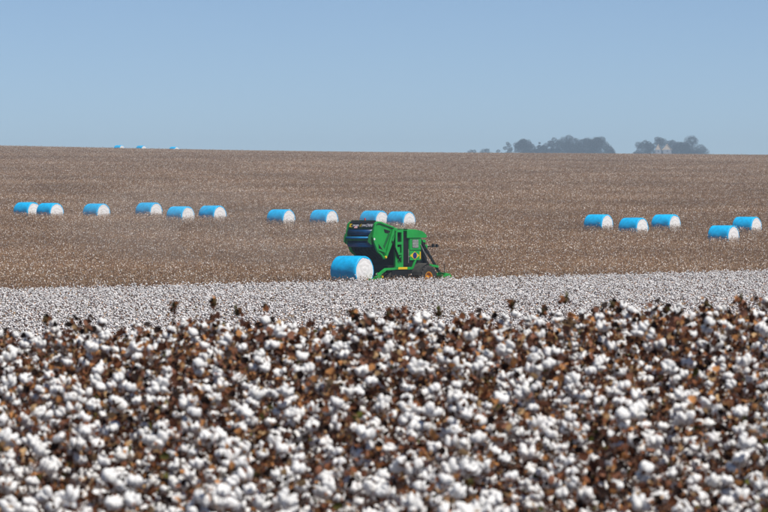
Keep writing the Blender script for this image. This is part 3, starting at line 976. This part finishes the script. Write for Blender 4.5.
part('mud_guard', M['rubber'], lambda b: [b.beam((5.72 + 1.12 * math.cos(a), -1.55, 0.97 + 1.12 * math.sin(a)), (5.72 + 1.12 * math.cos(a + 0.22), -1.55, 0.97 + 1.12 * math.sin(a + 0.22)), 1.15, 0.05) for a in np.arange(1.75, 2.9, 0.2)], bevel=0)
# cab in front
N0 = set(bpy.data.objects)
cab = part('cab', M['glass'], lambda b: b.prism([(6.55, 1.9), (7.55, 1.9), (7.75, 2.6), (7.5, 3.7), (6.55, 3.7)], -0.82, 0.62))
part('cab_roof', G, lambda b: b.prism([(6.50, 3.702), (7.60, 3.702), (7.50, 3.90), (6.50, 3.95)], -0.86, 0.66), parent=cab)
for x_, y_ in ((6.58, -0.83), (7.45, -0.83), (6.58, 0.63), (7.45, 0.63)):
    part('cab_pillar', BK, lambda b: b.beam((x_, y_, 1.9), (x_, y_, 3.7), 0.07, 0.07), parent=cab)
# conveying ducts from the row units up to the housing
for k in range(6):
    y = -2.05 + k * 0.82
    yt = y * 0.55
    part('air_duct', BK, lambda b: (b.beam((8.15, y, 0.80), (7.85, y * 0.96, 1.35), 0.20, 0.24), b.beam((7.85, y * 0.96, 1.35), (6.45, yt, 4.0), 0.20, 0.17)))
part('duct_brace', M['steel'], lambda b: b.beam((7.55, -1.95, 1.0), (6.35, -1.28, 3.55), 0.06, 0.06))
# header with six row units
hd = part('header_beam', G, lambda b: (b.beam((7.75, -2.75, 1.05), (7.75, 2.75, 1.05), 0.22, 0.22), b.beam((6.7, -1.1, 1.55), (7.75, -1.6, 1.40), 0.14, 0.16), b.beam((6.7, 1.1, 1.55), (7.75, 1.6, 1.40), 0.14, 0.16)))
for k in range(6):
    y = -2.35 + k * 0.94
    u = part('row_unit', G, lambda b: (b.prism([(7.9, 0.35), (9.0, 0.25), (9.0, 0.9), (8.7, 1.25), (7.9, 1.35)], y - 0.30, y + 0.30)), parent=picker)
    part('snout', G, lambda b: (b.prism([(9.0, 0.15), (9.95, 0.12), (9.55, 0.45), (9.0, 0.72)], y - 0.22, y - 0.06), b.prism([(9.0, 0.15), (9.95, 0.12), (9.55, 0.45), (9.0, 0.72)], y + 0.06, y + 0.22)), parent=u)
part('end_shield', G, lambda b: b.prism([(7.45, 0.55), (8.25, 0.55), (8.35, 1.05), (8.05, 1.32), (7.7, 1.05), (7.45, 1.0)], -2.86, -2.70))
part('marker_rod', BK, lambda b: b.tube((7.85, -2.78, 1.2), (7.75, -2.78, 2.0), 0.03, 0.03, 6), bevel=0)
part('walkway_beam', G, lambda b: b.beam((6.9, -2.0, 1.93), (8.0, -2.0, 1.80), 0.10, 0.18))
mr_ = part('mirror_arm', BK, lambda b: (b.beam((6.75, -1.25, 3.36), (8.95, -1.35, 3.42), 0.075, 0.075)), bevel=0)
part('arm_joint', G, lambda b: b.box((7.05, -1.36, 3.22), (7.45, -1.16, 3.52)), parent=mr_)
part('mirror', BK, lambda b: (b.box((8.05, -1.44, 3.30), (8.25, -1.30, 3.58)), b.box((8.55, -1.44, 3.30), (8.70, -1.30, 3.56))), parent=mr_)
for o in set(bpy.data.objects) - N0:
    if o.parent is picker:
        o.location.x = -0.62 if o.name.startswith(('cab', 'air_duct', 'duct')) else -0.95
# bale handler behind
for s in (-1, 1):
    part('handler_arm', G, lambda b: (b.beam((2.5, s * 1.30, 1.68), (1.30, s * 1.36, 1.66), 0.15, 0.17), b.beam((1.30, s * 1.36, 1.66), (0.80, s * 1.40, 1.45), 0.16, 0.20), b.beam((0.80, s * 1.40, 1.45), (-0.10, s * 1.40, 0.92), 0.16, 0.22), b.beam((-0.10, s * 1.40, 0.92), (-0.75, s * 1.40, 0.70), 0.16, 0.20)))
    part('handler_knuckle', G, lambda b: (b.box((-0.15, s * 1.48 - 0.1, 0.84), (0.40, s * 1.48 + 0.1, 1.14)), b.beam((0.75, s * 1.48, 1.10), (-0.55, s * 1.48, 0.66), 0.14, 0.18), b.tube((-0.55, s * 1.3, 0.80), (-0.55, s * 1.60, 0.80), 0.17, 0.17, 10), b.beam((0.15, s * 1.48, 1.1), (0.15, s * 1.48, 1.42), 0.12, 0.12)))
    part('handler_lamp', YE, lambda b: (b.box((0.55, s * 1.56 - 0.06, 1.0), (0.72, s * 1.56 + 0.06, 1.17)), b.box((-0.25, s * 1.58 - 0.06, 0.60), (-0.08, s * 1.58 + 0.08, 0.74))))
part('cradle', BK, lambda b: (b.tube((-0.30, -1.4, 0.45), (-0.30, 1.4, 0.45), 0.09, 0.09, 10), b.tube((-1.95, -1.4, 0.45), (-1.95, 1.4, 0.45), 0.09, 0.09, 10), b.beam((-0.3, -0.9, 0.36), (-1.95, -0.9, 0.36), 0.12, 0.10), b.beam((-0.3, 0.9, 0.36), (-1.95, 0.9, 0.36), 0.12, 0.10), b.beam((-0.3, 0.9, 0.40), (1.7, 0.55, 1.1), 0.12, 0.14), b.beam((-0.3, -0.9, 0.40), (1.7, -0.55, 1.1), 0.12, 0.14)))
bp_ = picker.matrix_basis @ Vector((-1.12, 0, 0.46))
bc = PK + hv * (-1.12)
bale(bc.x, bc.y, PK.z + 0.44, HEAD, 0, 'freshly ejected blue wrapped cotton bale held behind the green picker', 'bale on the picker', 1.02)

# ------------------------------------------------------------------ trees and house beyond the crest
def tree(px, top_row, wpx, d, seed, label, slim=False):
    r = np.random.RandomState(seed)
    x = at_px(px, d)
    z0 = gz(x, d)
    H = CAM_Z - (top_row - EYE_ROW) / FPX * d - z0
    Wd = wpx * 1.22 / FPX * d
    t = link('tree', None, None, (x, d, z0))
    tag(t, label, 'tree', 'trees on the skyline')
    s = Soup()
    s.stick((0, 0, -0.3), (r.normal(0, 0.3), 0, H * 0.45), 0.5, 0.3, 7)
    s.stick((0, 0, H * 0.42), (r.normal(0, 0.6), r.normal(0, 0.6), H * 0.85), 0.3, 0.1, 6)
    clumps = []
    nc_ = 10 if slim else 24
    for k in range(nc_):
        a = r.uniform(0, 6.28); q = math.sqrt(r.rand())
        zc = H * (0.20 + 0.68 * r.rand())
        prof = math.sqrt(max(0.10, 1 - ((zc / H - 0.50) / 0.55) ** 2))
        c = np.array([math.cos(a) * q * Wd * 0.42 * prof, math.sin(a) * q * Wd * 0.42 * prof, zc])
        clumps.append((c, r.uniform(0.14, 0.24) * Wd + 0.4))
        s.stick((0, 0, H * r.uniform(0.25, 0.5)), c, 0.16, 0.05, 4)
    clumps.append((np.array([0, 0, H * 0.90]), Wd * 0.14 + 0.4))
    link('trunk', s.mesh('trunk', [M['bark']], tint=False), t)
    f = Soup()
    for c, rad in clumps:
        n = int(110 + 46 * rad * rad)
        g = np.array((0.017, 0.023, 0.022)) * r.uniform(0.75, 1.35)
        dirs = r.normal(0, 1, (n, 3)); dirs /= np.linalg.norm(dirs, axis=1)[:, None]
        P = c + dirs * (rad * r.uniform(0.35, 1.08, n) ** 0.6)[:, None] * np.array([1, 1, 0.85])
        A, B = r.normal(0, 1, (n, 3)), r.normal(0, 1, (n, 3))
        A /= np.linalg.norm(A, axis=1)[:, None]; B /= np.linalg.norm(B, axis=1)[:, None]
        S = r.uniform(0.28, 0.62, n)[:, None]
        v = np.stack([P - A * S, P + A * S * 0.6 + B * S * 0.5, P + B * S], 1).reshape(-1, 3)
        f.V.append(v); f.F.append(np.arange(3 * n).reshape(-1, 3) + f.n); f.n += 3 * n
        f.I.append(np.zeros(n)); f.T.append(np.tile(g, (n, 1)) * r.uniform(0.8, 1.25, (n, 1)))
    link('crown', f.mesh('crown', [M['treeleaf']]), t)
    return t
TD = 4500.0
for k, (px, row_, w, slim, label) in enumerate([
    (474, 150.2, 12, True, 'low bush at the far left end of the skyline trees'),
    (487, 149.0, 14, True, 'second low bush from the left end of the skyline trees'),
    (498, 149.6, 10, True, 'low bush between the trailing bushes and the thin sapling'),
    (507.5, 141.0, 9, True, 'thin pale sapling-like tree left of the first grove'),
    (523, 138.6, 17, False, 'small round tree at the left of the first skyline grove'),
    (532, 143.5, 15, False, 'low tree filling the dip in the first skyline grove'),
    (539.5, 140.5, 4.5, True, 'thin spindly tree poking up from the dip of the first grove'),
    (546, 143, 16, False, 'low tree left of the tallest tree of the first grove'),
    (554, 136.5, 14, False, 'upright tree at the left shoulder of the first grove'),
    (569, 135.2, 23, False, 'broadest and tallest tree in the middle of the first grove'),
    (586, 138.8, 20, False, 'tree between the two tallest crowns of the first grove'),
    (601.5, 136.8, 22, False, 'round tree at the right end of the first skyline grove'),
    (612, 149.5, 7, True, 'tiny bush at the right foot of the first grove'),
    (637.5, 149, 8, True, 'low bush at the left foot of the second grove'),
    (645, 139.8, 16, False, 'round tree left of the pale house in the second grove'),
    (657, 136.0, 15, False, 'tallest pointed tree behind the pale house'),
    (672.5, 139.4, 15, False, 'tree right behind the gable of the pale house'),
    (681, 142.0, 15, False, 'low tree between the house and the big round tree'),
    (692.5, 137.2, 25, False, 'big round tree at the right end of the second grove'),
]):
    tree(px, row_, w, TD + rng.uniform(-40, 60), 500 + k, label, slim)
def house():
    d = TD - 120
    x = at_px(663.5, d)
    z0 = gz(x, d)
    h = link('house', None, None, (x, d, z0), (0, 0, R(0)))
    tag(h, 'pale house with two gables among the trees of the second skyline grove', 'house')
    mpp = d / FPX
    zr = lambda row_: CAM_Z - (row_ - EYE_ROW) / FPX * d - z0
    eave, ridge = zr(149.6), zr(143.8)
    for sx, wpx, dy in ((-5.6, 6.6, 0.0), (3.2, 9.6, -2.0)):
        xc, w = (sx + 0.5) * mpp, wpx * mpp / 2
        part('wall', M['shaded_plaster'], lambda b: b.box((xc - w * 0.86, dy + 0.4, -0.3), (xc + w * 0.86, dy + 9, eave)), parent=h, bevel=0)
        part('gable', M['rooftile'], lambda b: b.prism([(xc - w * 0.86, eave), (xc + w * 0.86, eave), (xc, ridge - 0.4)], dy + 0.4, dy + 0.7), parent=h, bevel=0)
        part('roof', M['rooftile'], lambda b: (b.prism([(xc - w, eave - 0.3), (xc, ridge), (xc, ridge - 0.35), (xc - w, eave - 0.65)], dy, dy + 9.3), b.prism([(xc + w, eave - 0.3), (xc + 0.01, ridge), (xc + 0.01, ridge - 0.35), (xc + w, eave - 0.65)], dy, dy + 9.3)), parent=h, bevel=0)
        part('window', M['window_dark'], lambda b: b.box((xc - 0.7, dy + 0.34, eave - 2.4), (xc + 0.7, dy + 0.45, eave - 1.0)), parent=h, bevel=0)
house()

# ------------------------------------------------------------------ dust raised behind the picker, and the haze of the air
def volume_mat(name, col, dens, aniso=0.0):
    m = bpy.data.materials.new(name)
    m.use_nodes = True
    nt = m.node_tree
    for n in list(nt.nodes): nt.nodes.remove(n)
    out = nt.nodes.new('ShaderNodeOutputMaterial')
    pv = nt.nodes.new('ShaderNodeVolumePrincipled')
    pv.inputs['Color'].default_value = (*col, 1)
    pv.inputs['Density'].default_value = dens
    pv.inputs['Anisotropy'].default_value = aniso
    nt.links.new(pv.outputs[0], out.inputs['Volume'])
    return m
du = Soup()
V_, F_ = ICO[3]
for cx, cy, cz, rx, ry, rz in ((-8, 350, 4.2, 9, 9, 3.0), (-16, 356, 5.0, 12, 10, 3.6), (-3, 348, 5.0, 7, 7, 2.6)):
    du.add(V_ * np.array([rx, ry, rz]) + np.array([cx, cy, gz(cx, cy) + cz]), F_)
dust = link('dust', du.mesh('dust', [volume_mat('dust_air', (0.92, 0.84, 0.76), 0.0075)], smooth=True, tint=False))
tag(dust, 'faint pale dust drifting behind the picker over the picked slope', 'dust', kind='stuff')
hb = MB()
hb.box((-2300, -160, float(ZZ.min()) - 1.0), (2300, 6040, float(ZZ.max()) + 40.0))
haze = hb.build('haze', volume_mat('haze_air', (0.66, 0.84, 1.0), 1.55e-4))
tag(haze, 'thin blue haze of the air over the fields', 'haze', kind='stuff')
